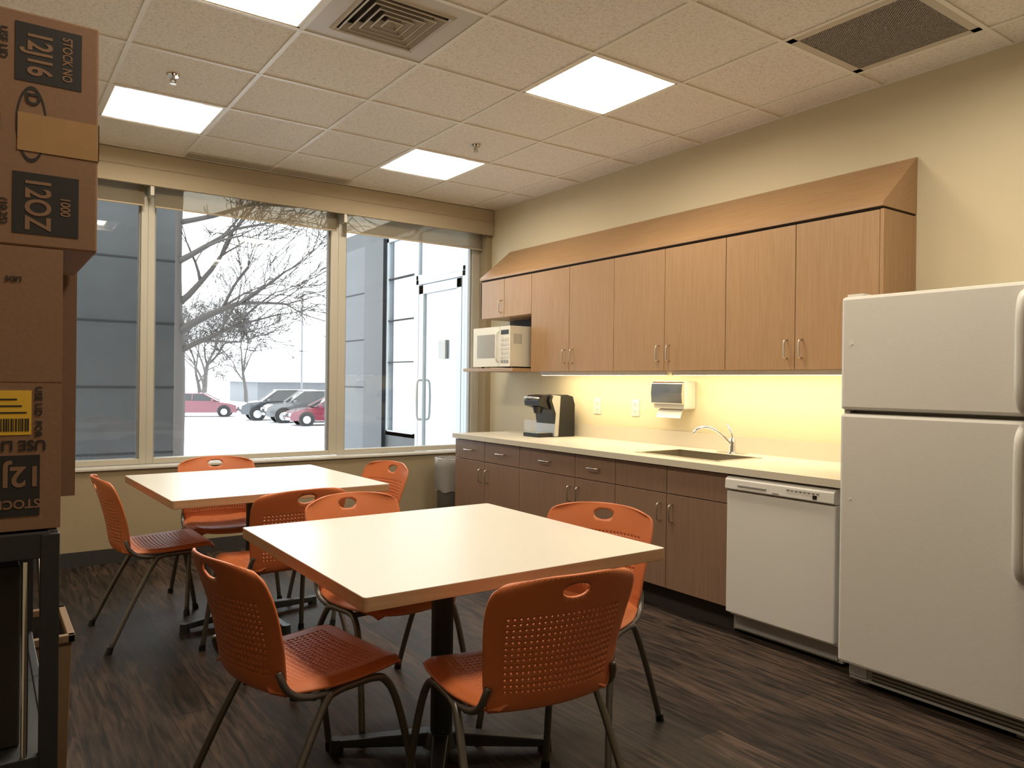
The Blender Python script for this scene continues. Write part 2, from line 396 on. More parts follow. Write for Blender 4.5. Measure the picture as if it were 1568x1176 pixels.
G = Group('upper_cabinet',(3.7,5.15,1.82))
h = MB(); h.box(XU+0.02,XW-0.002,4.781,5.50,1.82,ZU1,M_cab); h.box(XU,XW-0.002,5.50,5.52,1.82,ZU1,M_cab); G.part(h,'carcass',0.002)
h = MB(); hd = MB()
for k in range(2): h.box(XU,XU+0.019,ys[k+1]+0.002,ys[k]-0.002,1.821,ZU1-0.002,M_cab)
hand(hd,5.20,1.91); G.part(h,'doors',0.002); G.part(hd,'pull')
h = MB(); h.prism([(XU-0.012,ZU1+0.012),(XU-0.012,ZU1+0.03),(XW-0.005,2.44),(XW-0.002,2.44),(XW-0.002,ZU1+0.012)],'y',1.94,5.52,M_cabs)
h.box(XU+0.004,XW-0.002,1.95,5.51,ZU1+0.001,ZU1+0.012,M_dark); h.obj('trim_cabinet_sloped_cap')
h = MB(); h.box(3.38,XW-0.002,4.785,5.52,ZU0,1.390,M_cab); h.box(XW-0.012,XW-0.002,4.785,5.50,1.391,1.819,M_dark); h.obj('microwave_shelf',bevel=0.002)
for (a,b_) in ((2.02,3.34),(3.38,4.72)):
    h = MB()
    h.prism([(3.60,ZU0-0.028),(3.60,ZU0-0.001),(3.69,ZU0-0.001),(3.69,ZU0-0.004),(3.606,ZU0-0.028)],'y',a,b_,M_white2)
    h.quad((3.608,a+0.01,ZU0-0.0285),(3.608,b_-0.01,ZU0-0.0285),(3.692,b_-0.01,ZU0-0.0055),(3.692,a+0.01,ZU0-0.0055),M_uc)
    h.obj('undercabinet_light')

# ---------------------------------------------------------------- base cabinets
XB = 3.15; ZT = 0.862; ZD0,ZD1 = 0.136,0.822
G = Group('base_cabinet',(3.5,3.9,0))
h = MB(); h.box(XB+0.02,XW-0.002,2.524,5.24,ZD0,0.69,M_cabshade); h.box(XB+0.07,XW-0.002,2.524,5.22,0,ZD0,M_dark)
h.box(XB+0.02,XB+0.04,2.524,5.24,0.69,ZD1,M_cabshade); h.box(XB+0.02,XW-0.002,5.22,5.24,0.69,ZD1,M_cabshade); h.box(XB+0.02,XW-0.002,2.524,2.54,0.69,ZD1,M_cabshade)
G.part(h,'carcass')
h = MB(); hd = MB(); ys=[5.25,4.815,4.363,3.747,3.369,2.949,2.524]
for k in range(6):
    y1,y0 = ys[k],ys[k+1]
    h.box(XB,XB+0.019,y0+0.002,y1-0.002,0.668,ZD1-0.004,M_cabshade)
    h.box(XB,XB+0.019,y0+0.002,y1-0.002,ZD0,0.664,M_cabshade)
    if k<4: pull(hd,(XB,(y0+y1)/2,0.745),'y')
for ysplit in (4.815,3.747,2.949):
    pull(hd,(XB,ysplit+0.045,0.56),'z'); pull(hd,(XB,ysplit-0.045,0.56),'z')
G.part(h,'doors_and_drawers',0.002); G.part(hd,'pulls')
G = Group('countertop',(3.5,3.6,ZD1))
sx0,sx1,sy0,sy1 = 3.27,3.64,2.70,3.30
h = MB()
for a in ((3.12,sx0,1.87,5.25),(sx1,XW-0.002,1.87,5.25),(sx0,sx1,1.87,sy0),(sx0,sx1,sy1,5.25)):
    h.box(a[0],a[1],a[2],a[3],ZD1+0.004,ZT,M_counter)
h.box(XW-0.022,XW-0.002,1.87,5.25,ZT,ZT+0.10,M_counter)
G.part(h,'slab')
G = Group('kitchen_sink',(3.45,3.0,0.70))
h = MB(); zb=0.70
h.box(sx0,sx1,sy0,sy1,zb,zb+0.004,M_nickel)
h.box(sx0,sx0+0.004,sy0,sy1,zb,ZT,M_nickel); h.box(sx1-0.004,sx1,sy0,sy1,zb,ZT,M_nickel)
h.box(sx0,sx1,sy0,sy0+0.004,zb,ZT,M_nickel); h.box(sx0,sx1,sy1-0.004,sy1,zb,ZT,M_nickel)
for a in ((sx0-0.012,sx0+0.01,sy0-0.012,sy1+0.012),(sx1-0.01,sx1+0.012,sy0-0.012,sy1+0.012),(sx0,sx1,sy0-0.012,sy0+0.01),(sx0,sx1,sy1-0.01,sy1+0.012)):
    h.box(a[0],a[1],a[2],a[3],ZT,ZT+0.003,M_nickel)
h.cyl((3.45,3.0,zb+0.004),(3.45,3.0,zb+0.008),0.04,0.04,M_chrome)
G.part(h,'basin')
fx,fy = 3.73,2.96
h = MB(); h.cyl((fx,fy,ZT),(fx,fy,ZT+0.012),0.03,0.026,M_chrome); h.box(fx-0.025,fx+0.025,fy-0.10,fy+0.10,ZT,ZT+0.008,M_chrome)
h.cyl((fx,fy,ZT+0.01),(fx,fy,ZT+0.075),0.019,0.016,M_chrome); h.cyl((fx,fy,ZT+0.075),(fx,fy,ZT+0.095),0.021,0.012,M_chrome)
h.tube([(fx-0.005,fy,ZT+0.05),(fx-0.05,fy+0.04,ZT+0.115),(fx-0.11,fy+0.08,ZT+0.155),(fx-0.17,fy+0.12,ZT+0.15),(fx-0.195,fy+0.135,ZT+0.12)],0.010,M_chrome,12)
h.tube([(fx,fy,ZT+0.09),(fx+0.0,fy+0.015,ZT+0.14),(fx+0.01,fy+0.05,ZT+0.175)],0.006,M_chrome,10)
h.obj('kitchen_faucet')

# dishwasher
G = Group('dishwasher',(3.45,2.2,0)); y0,y1 = 1.914,2.518
h = MB(); h.box(3.17,3.75,y0,y1,0.10,0.815,M_white2); h.box(3.13,3.17,y0+0.002,y1-0.002,0.12,0.742,M_white2); G.part(h,'door',0.006)
h = MB(); h.prism([(3.135,0.745),(3.115,0.752),(3.118,0.80),(3.14,0.815),(3.17,0.815),(3.17,0.745)],'y',y0+0.002,y1-0.002,M_white2)
h.box(3.112,3.12,2.27,2.44,0.768,0.778,M_grey); G.part(h,'control_panel',0.003)
h = MB()
for k in range(8): h.box(3.112,3.119,1.99+k*0.022,2.003+k*0.022,0.785,0.790,M_grey)
h.box(3.114,3.1205,2.20,2.235,0.757,0.763,M_grey); h.box(3.1135,3.119,2.0,2.02,0.76,0.778,M_black); G.part(h,'buttons')
h = MB(); h.box(3.20,3.24,y0,y1,0.02,0.112,M_grey); h.box(3.19,3.20,y0+0.02,y1-0.02,0.03,0.10,M_grey)
for yy in (y0+0.04,y1-0.04):
    h.cyl((3.30,yy,0),(3.30,yy,0.10),0.015,0.015,M_grey); h.cyl((3.70,yy,0),(3.70,yy,0.10),0.015,0.015,M_grey)
G.part(h,'kick_plate',0.002)

# refrigerator
G = Group('refrigerator',(3.4,1.46,0)); y0,y1 = 1.08,1.84; xf = 3.03
h = MB(); h.box(xf+0.075,3.80,y0+0.004,y1-0.004,0.07,1.645,M_white); G.part(h,'body',0.01)
h = MB(); h.box(xf,xf+0.068,y0,y1,0.095,1.163,M_white); G.part(h,'fridge_door',0.014)
h = MB(); h.box(xf,xf+0.068,y0,y1,1.178,1.662,M_white); G.part(h,'freezer_door',0.014)
h = MB(); h.box(xf+0.066,xf+0.078,y0+0.012,y1-0.012,0.10,1.65,M_grey); G.part(h,'gasket')
h = MB()
for (za,zb) in ((0.60,1.14),(1.20,1.62)):
    h.tube([(xf+0.004,y0+0.055,za),(xf-0.03,y0+0.055,za+0.02),(xf-0.048,y0+0.055,za+0.08),(xf-0.05,y0+0.055,(za+zb)/2),(xf-0.048,y0+0.055,zb-0.08),(xf-0.03,y0+0.055,zb-0.02),(xf+0.004,y0+0.055,zb)],0.017,M_white,12,5)
G.part(h,'handles')
h = MB(); h.box(xf+0.03,xf+0.10,y1-0.08,y1-0.01,1.662,1.674,M_white); h.box(xf+0.02,xf+0.09,y1-0.035,y1-0.008,1.163,1.178,M_grey)
h.box(xf+0.05,xf+0.09,y0+0.03,y1-0.03,0.025,0.088,M_grey)
for q in (0.040,0.055,0.070): h.box(xf+0.047,xf+0.051,y0+0.05,y1-0.13,q,q+0.005,M_black)
h.box(xf+0.045,xf+0.10,y1-0.11,y1-0.03,0.04,0.088,M_silver)
for yy in (y0+0.08,y1-0.08):
    h.cyl((xf+0.09,yy-0.015,0.022),(xf+0.09,yy+0.015,0.022),0.022,0.022,M_grey); h.cyl((3.72,yy-0.015,0.022),(3.72,yy+0.015,0.022),0.022,0.022,M_grey)
for zz in (1.46,0.80): h.cyl((xf+0.001,y1-0.05,zz),(xf-0.003,y1-0.05,zz),0.006,0.006,M_white2,10)
h.box(xf+0.09,3.78,y0+0.03,y1-0.03,0.022,0.075,M_grey)
G.part(h,'hinges_grille_feet',0.002)

# microwave
G = Group('microwave_oven',(3.6,5.1,1.39)); a0,a1 = 4.86,5.40; xm = 3.405; z0,z1 = 1.403,1.725
h = MB(); h.box(xm+0.02,3.80,a0,a1,z0,z1,M_cream)
for k in range(7): h.box(3.44+k*0.012,3.446+k*0.012,a0-0.001,a0+0.002,z0+0.18,z0+0.26,M_grey)
for yy in (a0+0.05,a1-0.05):
    for xx in (3.47,3.74): h.cyl((xx,yy,1.3905),(xx,yy,z0),0.012,0.012,M_black,12)
G.part(h,'case',0.006)
h = MB(); h.box(xm,xm+0.02,a0+0.15,a1,z0,z1,M_cream); h.box(xm-0.001,xm+0.01,a0+0.20,a1-0.06,z0+0.07,z1-0.06,M_mwwin); h.tube([(xm,a0+0.165,z0+0.04),(xm-0.02,a0+0.165,z0+0.06),(xm-0.022,a0+0.165,(z0+z1)/2),(xm-0.02,a0+0.165,z1-0.06),(xm,a0+0.165,z1-0.04)],0.008,M_cream,10); G.part(h,'door')
h = MB(); h.box(xm,xm+0.02,a0,a0+0.146,z0,z1,M_cream); h.box(xm-0.002,xm+0.01,a0+0.02,a0+0.125,z1-0.065,z1-0.03,M_black)
for r in range(6):
    for q in range(3): h.box(xm-0.003,xm+0.002,a0+0.022+q*0.037,a0+0.05+q*0.037,z0+0.03+r*0.035,z0+0.052+r*0.035,M_sill if r else M_grey)
G.part(h,'control_panel')

# single-serve coffee maker
G = Group('coffee_maker',(3.6,4.63,ZT)); a0,a1 = 4.52,4.75; x0,x1=3.46,3.79
h = MB(); h.prism([(x0+0.15,ZT),(x1,ZT),(x1,ZT+0.25),(x1-0.02,ZT+0.31),(x1-0.08,ZT+0.325),(x0+0.09,ZT+0.315),(x0+0.075,ZT+0.28),(x0+0.12,ZT+0.18)],'y',a0,a1,M_black)
G.part(h,'body',0.008)
h = MB(); h.prism([(x0+0.125,ZT+0.005),(x0+0.165,ZT+0.005),(x0+0.185,ZT+0.315),(x0+0.115,ZT+0.322),(x0+0.10,ZT+0.28),(x0+0.14,ZT+0.18)],'y',a0-0.004,a1+0.004,M_silver)
G.part(h,'silver_band',0.004)
h = MB(); h.prism([(x0+0.0,ZT+0.24),(x0+0.12,ZT+0.205),(x0+0.12,ZT+0.325),(x0+0.03,ZT+0.318),(x0-0.005,ZT+0.28)],'y',a0+0.02,a1-0.02,M_black)
h.cyl((x0+0.055,(a0+a1)/2,ZT+0.18),(x0+0.055,(a0+a1)/2,ZT+0.23),0.03,0.045,M_black)
h.tube([(x0+0.03,a0+0.045,ZT+0.29),(x0-0.02,a0+0.05,ZT+0.30),(x0-0.025,(a0+a1)/2,ZT+0.302),(x0-0.02,a1-0.05,ZT+0.30),(x0+0.03,a1-0.045,ZT+0.29)],0.008,M_silver,10)
G.part(h,'brew_head',0.006)
h = MB(); h.box(x0-0.01,x0+0.16,a0+0.02,a1-0.02,ZT,ZT+0.03,M_black); h.box(x0,x0+0.12,a0+0.04,a1-0.04,ZT+0.03,ZT+0.034,M_silver); G.part(h,'drip_tray',0.006)

# towel dispenser
G = Group('paper_towel_dispenser',(3.8,3.5,1.1)); a0,a1=3.36,3.645
h = MB(); h.box(3.75,XW-0.001,a0,a1,1.115,1.30,M_sill); G.part(h,'housing',0.01)
h = MB(); h.prism([(3.75,1.14),(3.728,1.15),(3.722,1.22),(3.73,1.285),(3.75,1.297)],'y',a0+0.006,a1-0.006,M_chrome); G.part(h,'front_cover',0.003)
h = MB(); h.prism([(3.79,1.116),(3.765,1.10),(3.75,1.055),(3.752,1.054),(3.768,1.098),(3.793,1.114)],'y',a0+0.04,a1-0.03,M_paper); G.part(h,'paper_towel')
for yy in (4.33,3.92):
    G = Group('wall_outlet',(XW,yy,1.10)); h = MB(); h.box(XW-0.006,XW-0.0005,yy-0.037,yy+0.037,1.045,1.165,M_white2); G.part(h,'plate',0.002)
    h = MB()
    for zz in (1.08,1.13):
        h.box(XW-0.009,XW-0.005,yy-0.017,yy+0.017,zz-0.015,zz+0.015,M_cream)
        h.box(XW-0.0095,XW-0.005,yy-0.008,yy-0.005,zz-0.006,zz+0.006,M_black); h.box(XW-0.0095,XW-0.005,yy+0.005,yy+0.008,zz-0.006,zz+0.006,M_black)
    G.part(h,'sockets')

# ---------------------------------------------------------------- tables
def rrect(w, r, n=5):
    P=[]
    for (sx,sy,a0) in ((1,1,0),(-1,1,pi/2),(-1,-1,pi),(1,-1,1.5*pi)):
        for k in range(n+1):
            a=a0+k*pi/2/n; P.append((sx*(w-r)+r*math.cos(a), sy*(w-r)+r*math.sin(a)))
    return P
def make_table(loc, yaw, base):
    e = empty('break_room_table', loc, yaw)
    h = MB(); h.prism(rrect(0.5335,0.012),'z',0.704,0.7385,M_edge); 
    h.prism(rrect(0.5325,0.012),'z',0.7385,0.740,M_lam); h.prism(rrect(0.53,0.012),'z',0.702,0.704,M_dark); h.obj('table_top',e)
    h = MB(); h.cyl((0,0,0.05),(0,0,0.69),0.038,0.038,M_blackm,24); h.cyl((0,0,0.03),(0,0,0.075),0.07,0.05,M_blackm,24)
    for k in range(4):
        a = k*pi/2+math.radians(base); R = Matrix.Rotation(a,4,'Z')
        h.box(0,0.28,-0.018,0.018,0.682,0.702,M_blackm,R)
        vs=[(0.03,-0.032,0.03),(0.37,-0.020,0.018),(0.37,0.020,0.018),(0.03,0.032,0.03),(0.03,-0.028,0.075),(0.37,-0.017,0.042),(0.37,0.017,0.042),(0.03,0.028,0.075)]
        h.add(vs,[(0,3,2,1),(4,5,6,7),(0,1,5,4),(1,2,6,5),(2,3,7,6),(3,0,4,7)],M_blackm,False,R)
        h.cyl(R@Vector((0.36,0,0)),R@Vector((0.36,0,0.045)),0.025,0.021,M_blackm,16)
    h.obj('pedestal_base',e,0.004)
make_table((1.315,2.265,0), 0, -33)
make_table((1.205,4.10,0), math.radians(2), 8)

# ---------------------------------------------------------------- chairs
def interp(pts, s):
    for i in range(len(pts)-1):
        if s <= pts[i+1][0] or i == len(pts)-2:
            a=pts[i]; b=pts[i+1]; t=(s-a[0])/(b[0]-a[0]); t=max(0,min(1,t))
            p0 = pts[max(i-1,0)]; p3 = pts[min(i+2,len(pts)-1)]
            out=[]
            for k in range(1,len(a)):
                y0,y1,y2,y3=p0[k],a[k],b[k],p3[k]
                out.append(0.5*((2*y1)+(-y0+y2)*t+(2*y0-5*y1+4*y2-y3)*t*t+(-y0+3*y1-3*y2+y3)*t**3))
            return out
BACK=[(0,-0.150,0.428),(0.10,-0.205,0.432),(0.2,-0.230,0.470),(0.45,-0.248,0.572),(0.75,-0.280,0.695),(1,-0.318,0.80)]
BW=[(0,0.150),(0.08,0.180),(0.2,0.198),(0.5,0.213),(0.78,0.225),(0.89,0.222),(0.95,0.210),(1,0.180)]
def Sback(u,s):
    x,z = interp(BACK,s); w = interp(BW,s)[0]
    return Vector((x+0.055*abs(u)**2.0*min(1,s*3+0.3), u*w, z-0.020*abs(u)**3*max(0,(s-0.6)/0.4)))
SEAT=[(0,-0.205,0.445),(0.25,-0.10,0.438),(0.6,0.06,0.442),(0.85,0.175,0.448),(0.95,0.215,0.436),(1,0.232,0.418)]
SW=[(0,0.165),(0.1,0.195),(0.4,0.225),(0.75,0.225),(0.9,0.212),(1,0.175)]
def Sseat(u,s):
    x,z = interp(SEAT,s); w = interp(SW,s)[0]
    return Vector((x-0.02*abs(u)**3*max(0,(s-0.7)/0.3), u*w, z+0.014*(abs(u)**2)-0.02*max(0,abs(u)-0.85)/0.15*0.8))
def perf(S, nu, nv, hole, skip, warp, name, thick, hr=0.21):
    V=[]; K={}; F=[]
    def P(a,b):
        k=(a,b)
        if k not in K:
            p = warp(a,b) if warp else None
            K[k]=len(V); V.append(S(*p) if p else S(a/nu-1, b/(2*nv)))
        return K[k]
    for i in range(nu):
        for j in range(nv):
            if skip(i,j): continue
            a,b=2*i,2*j
            o=[P(a,b),P(a+1,b),P(a+2,b),P(a+2,b+1),P(a+2,b+2),P(a+1,b+2),P(a,b+2),P(a,b+1)]
            if hole(i,j):
                inn=[]
                for k in range(8):
                    an=-3*pi/4+k*pi/4
                    uu=(a+1+2*hr*math.cos(an))/nu-1; ss=(b+1+2*hr*math.sin(an))/(2*nv)
                    inn.append(len(V)); V.append(S(uu,ss))
                for k in range(8): F.append((o[k],o[(k+1)%8],inn[(k+1)%8],inn[k]))
            else: F.append(tuple(o))
    me=bpy.data.meshes.new(name); me.from_pydata([tuple(v) for v in V],[],F); me.materials.append(M_orange)
    for p in me.polygons: p.use_smooth=True
    me.update(); return me
nuB,nvB=28,25
def backwarp(a,b):
    i0,i1,j0,j1=2*12,2*16,2*21,2*23
    if i0<=a<=i1 and j0<=b<=j1:
        ca,cb=(i0+i1)/2,(j0+j1)/2; x=(a-ca)/((i1-i0)/2); y=(b-cb)/((j1-j0)/2)
        ex=x*math.sqrt(max(0,1-y*y/2)); ey=y*math.sqrt(max(0,1-x*x/2))
        return ((ca+ex*5.4)/nuB-1, (cb+ey*2.2)/(2*nvB))
    return None
me_back = perf(Sback,nuB,nvB,lambda i,j:3<=i<=nuB-4 and 6<=j<=18,lambda i,j:12<=i<16 and 21<=j<23,backwarp,'chair_back',0.006)
me_seat = perf(Sseat,nuB,28,lambda i,j:4<=i<=nuB-5 and 4<=j<=21,lambda i,j:False,None,'chair_seat',0.006)
h = MB()
for s in (-1,1):
    h.tube([(-0.27,s*0.250,0.012),(-0.17,s*0.236,0.22),(-0.075,s*0.222,0.392),(-0.035,s*0.218,0.418),(0.02,s*0.216,0.422),(0.09,s*0.216,0.422),(0.13,s*0.219,0.405),(0.165,s*0.225,0.34),(0.20,s*0.236,0.20),(0.235,s*0.250,0.012)],0.0115,M_tube,10,4)
    h.tube([(0.0,s*0.214,0.421),(-0.08,s*0.212,0.418),(-0.14,s*0.209,0.428),(-0.175,s*0.205,0.452),(-0.192,s*0.200,0.485),(-0.196,s*0.194,0.505)],0.010,M_tube,10,4)
    h.cyl((-0.275,s*0.2505,0),(-0.266,s*0.2495,0.03),0.016,0.014,M_black,12); h.cyl((0.238,s*0.2505,0),(0.233,s*0.2495,0.03),0.016,0.014,M_black,12)
for xx in (0.0,0.10,-0.10): h.tube([(xx,-0.212,0.420),(xx,-0.19,0.414),(xx,0,0.412),(xx,0.19,0.414),(xx,0.212,0.420)],0.010,M_tube,8,2)
me_frame = h.mesh('chair_frame')
def chair(x,y,deg):
    e = empty('perforated_stacking_chair',(x,y,0),math.radians(deg))
    for nm,me,sol in (('back',me_back,1),('seat',me_seat,1),('frame',me_frame,0)):
        o = bpy.data.objects.new(nm,me); COL.objects.link(o); o.parent=e
        if sol:
            md=o.modifiers.new('solid','SOLIDIFY'); md.thickness=0.007; md.offset=0
chair(0.81,2.20,10)
chair(1.27,1.76,84)
chair(1.77,2.12,205)
chair(1.32,2.72,278)
chair(0.76,4.17,2)
chair(1.18,4.56,268)
chair(1.71,4.02,188)
chair(1.14,3.52,97)

# ---------------------------------------------------------------- cartons & rack (left foreground)
def text_part(G, s, x, z, size, y, mat, rot=pi, name='text', sx=1.0):
    cu = bpy.data.curves.new(name,'FONT'); cu.body = s; cu.size = size; cu.align_x='CENTER'; cu.align_y='CENTER'
    cu.extrude = 0.0002; cu.offset = size*0.022
    o = bpy.data.objects.new(name,cu); COL.objects.link(o); cu.materials.append(mat)
    o.parent = G.e
    o.matrix_local = Matrix.Translation(Vector((x,y,z))-G.c) @ Matrix.Rotation(pi/2,4,'X') @ Matrix.Rotation(rot,4,'Z') @ Matrix.Diagonal((sx,1,1,1))
FY = 1.76
G = Group('foam_cup_carton',(-0.1,1.98,1.535))
h = MB(); h.box(-0.36,0.194,FY,2.20,1.535,1.994,M_card); G.part(h,'carton',0.004)
h = MB(); h.box(0.05,0.163,FY-0.001,FY,1.858,1.972,M_ink); h.box(0.048,0.160,FY-0.001,FY,1.560,1.680,M_ink); h.box(0.0,0.027,FY-0.001,FY,1.75,1.79,M_ink); G.part(h,'printed_blocks')
h = MB()
for k in range(32):
    a=2*pi*k/32; b_=2*pi*(k+1)/32
    def E(t,r): return (0.078+0.026*r*math.cos(t),FY-0.0008,1.775+0.075*r*math.sin(t))
    h.quad(E(a,1),E(b_,1),E(b_,0.90),E(a,0.90),M_ink)
G.part(h,'logo_ring')
h = MB(); h.box(0.055,0.1955,FY-0.0015,FY,1.722,1.796,M_tape); h.box(0.194,0.1955,FY-0.0015,2.203,1.722,1.796,M_tape); G.part(h,'tape')
R90=-pi/2
text_part(G,'12J16',0.089,1.915,0.058,FY-0.0015,M_card,rot=R90,name='text_code',sx=0.68)
text_part(G,'STOCK NO',0.137,1.915,0.024,FY-0.0015,M_card,rot=R90,name='text_stock',sx=0.72)
text_part(G,'12OZ',0.088,1.620,0.060,FY-0.0015,M_card,rot=R90,name='text_size',sx=0.70)
text_part(G,'1000',0.136,1.620,0.024,FY-0.0015,M_card,rot=R90,name='text_count',sx=0.8)
text_part(G,'D',0.079,1.825,0.034,FY-0.0015,M_ink,rot=R90,name='text_logo')
text_part(G,'USE LID',0.031,1.925,0.018,FY-0.0012,M_ink,rot=R90,name='text_lid')
text_part(G,'(10.25)',0.033,1.60,0.018,FY-0.0012,M_ink,rot=R90,name='text_note')
G = Group('foam_cup_carton',(-0.1,1.98,0.977))
h = MB(); h.box(-0.40,0.134,FY,2.19,0.977,1.534,M_card); h.box(-0.40,0.1345,FY-0.0005,FY,1.268,1.270,M_card2); G.part(h,'carton',0.004)
h = MB(); h.box(0.0,0.098,FY-0.001,FY,1.005,1.125,M_ink); G.part(h,'printed_block')
h = MB(); h.box(-0.02,0.083,FY-0.001,FY,1.165,1.252,M_yel)
G.part(h,'yellow_sticker')
h = MB()
random.seed(3); q=0.03
while q<0.08:
    ww=random.choice([0.0012,0.002,0.003]); h.box(q,q+ww,FY-0.0016,FY-0.001,1.172,1.197,M_ink); q+=ww+random.choice([0.0012,0.002])
for k in range(3): h.box(0.03,0.03+0.045-k*0.008,FY-0.0016,FY-0.001,1.207+k*0.013,1.210+k*0.013,M_ink)
G.part(h,'barcode')
text_part(G,'12JL',0.055,1.085,0.055,FY-0.0015,M_card,name='text_code')
text_part(G,'STOCK',0.060,1.030,0.024,FY-0.0015,M_card,name='text_stock')
text_part(G,'USE LID',0.060,1.145,0.028,FY-0.0012,M_ink,name='text_lid')
text_part(G,'USE LID  FOR',0.094,1.21,0.017,FY-0.0012,M_ink,rot=R90,name='text_side')
text_part(G,'LIDS  12JL',0.035,1.47,0.014,FY-0.0012,M_ink,name='text_small')
G = Group('cardboard_box',(-0.05,2.42,0.977))
h = MB(); h.box(-0.32,0.200,2.215,2.62,0.977,1.58,M_card2); h.box(0.2,0.201,2.36,2.41,0.977,1.58,M_tape); G.part(h,'carton',0.004)
G = Group('storage_rack',(-0.15,2.17,0)); h = MB()
rx0,rx1,ry0,ry1=-0.45,0.115,1.74,2.60
for xx in (rx0,rx1):
    for yy in (ry0,ry1):
        h.box(xx-0.016,xx+0.016,yy-0.016,yy+0.016,0.0,0.972,M_blackm)
        h.cyl((xx,yy,0),(xx,yy,0.02),0.022,0.022,M_black,12)
for zz in (0.955,0.52,0.14):
    h.box(rx0,rx1,ry0-0.014,ry0+0.004,zz-0.03,zz+0.02,M_blackm); h.box(rx0,rx1,ry1-0.004,ry1+0.014,zz-0.03,zz+0.02,M_blackm)
    h.box(rx0-0.014,rx0+0.004,ry0,ry1,zz-0.03,zz+0.02,M_blackm); h.box(rx1-0.004,rx1+0.014,ry0,ry1,zz-0.03,zz+0.02,M_blackm)
    h.box(rx0,rx1,ry0,ry1,zz,zz+0.016,M_blackm)
h.box(rx0,rx1,ry1,ry1+0.004,0.14,0.95,M_blackm)
G.part(h,'uprights_and_shelves',0.002)
h = MB(); h.cyl((0.075,1.735,0.16),(0.075,1.735,0.92),0.006,0.006,M_chrome,12)
h.tube([(rx1+0.02,1.74,0.15),(rx1+0.022,2.15,0.50),(rx1+0.02,2.60,0.92)],0.005,M_nickel,8); G.part(h,'chrome_rods')
G = Group('supply_box',(-0.1,2.1,0.536)); h = MB(); h.box(-0.38,0.07,1.80,2.45,0.537,0.90,M_dark); G.part(h,'carton',0.004)
h = MB(); h.box(-0.30,0.0,1.799,1.801,0.60,0.66,M_paper); G.part(h,'label')
G = Group('supply_box',(-0.1,2.1,0.157)); h = MB(); h.box(-0.38,0.08,1.80,2.45,0.157,0.47,M_card2); G.part(h,'carton',0.004)
h = MB(); h.box(-0.38,0.081,2.10,2.16,0.157,0.471,M_tape); G.part(h,'tape')
G = Group('wastebasket',(0.08,3.14,0)); h = MB()
def taper(mb,x0,x1,y0,y1,z0,z1,d,mat):
    vs=[(x0+d,y0+d,z0),(x1-d,y0+d,z0),(x1-d,y1-d,z0),(x0+d,y1-d,z0),(x0,y0,z1),(x1,y0,z1),(x1,y1,z1),(x0,y1,z1)]
    mb.add(vs,[(0,3,2,1),(0,1,5,4),(1,2,6,5),(2,3,7,6),(3,0,4,7)],mat)
taper(h,-0.10,0.25,2.80,3.16,0,0.44,0.012,M_tan); taper(h,-0.088,0.238,2.812,3.148,0.01,0.438,0.012,M_dark)
for a in ((-0.108,0.258,2.792,2.814),(-0.108,0.258,3.146,3.168),(-0.108,-0.086,2.792,3.168),(0.236,0.258,2.792,3.168)): h.box(a[0],a[1],a[2],a[3],0.425,0.45,M_tan)
G.part(h,'basket',0.003)

# bin with liner beside the cabinets
G = Group('trash_bin',(3.28,5.52,0)); h = MB()
cx,cy=3.28,5.52; n=28
def ringv(r,z,j=0):
    return [(cx+(r+j*random.uniform(-1,1))*math.cos(2*pi*k/n),cy+(r+j*random.uniform(-1,1))*math.sin(2*pi*k/n),z+j*random.uniform(-1,1)) for k in range(n)]
def loft(mb,rings,mat,cap=False):
    vs=[p for r in rings for p in r]; fs=[]
    for i in range(len(rings)-1):
        for k in range(n): fs.append((i*n+k,i*n+(k+1)%n,(i+1)*n+(k+1)%n,(i+1)*n+k))
    if cap: fs.append(tuple(range(n)))
    mb.add(vs,fs,mat,True)
loft(h,[ringv(0.11,0.0),ringv(0.135,0.60),ringv(0.14,0.605),ringv(0.14,0.615),ringv(0.13,0.615)],M_grey,True); G.part(h,'bin')
h = MB(); loft(h,[ringv(0.139,0.36,0.012),ringv(0.146,0.46,0.008),ringv(0.146,0.56,0.006),ringv(0.147,0.63,0.006),ringv(0.128,0.635,0.004),ringv(0.122,0.50,0.004)],M_bag); G.part(h,'liner')

# ---------------------------------------------------------------- exterior
GZ = -1.1
h = MB(); h.box(-60,140,6.2,220,GZ-0.2,GZ,M_snow); h.obj('ground_snow')
h = MB(); h.box(-6,1.52,7.8,8.4,GZ,5.5,M_panel)
for zz in (-0.63,-0.03,0.57,1.19,1.80,2.40,3.0,3.6): h.box(-6,1.522,7.795,7.81,zz-0.008,zz+0.008,M_jointrefl)
h.obj('exterior_building_wall')
G = Group('door_1',(4.05,7.1,0)); h = MB(); X0,X1=4.03,4.09
def fr(mb,y0,y1,z0,z1,w,mat,wb=None):
    mb.box(X0,X1,y0,y0+w,z0,z1,mat); mb.box(X0,X1,y1-w,y1,z0,z1,mat); mb.box(X0,X1,y0,y1,z1-w,z1,mat); mb.box(X0,X1,y0,y1,z0,z0+(wb or w),mat)
def pane(mb,y0,y1,z0,z1,mat): mb.quad((X0+0.025,y0,z0),(X0+0.025,y1,z0),(X0+0.025,y1,z1),(X0+0.025,y0,z1),mat)
h2 = MB(); fr(h2,6.56,7.62,0,2.42,0.06,M_wframe); G.part(h2,'jamb',0.004)
fr(h,6.63,7.55,0.02,2.35,0.10,M_wframe,0.25); G.part(h,'leaf_frame',0.004)
h = MB(); pane(h,6.72,7.46,0.25,2.26,M_vglass); G.part(h,'glass')
h = MB(); h.tube([(X0,7.47,0.85),(X0-0.05,7.47,0.87),(X0-0.06,7.47,1.05),(X0-0.06,7.47,1.12),(X0-0.05,7.47,1.27),(X0,7.47,1.29)],0.012,M_grey,10)
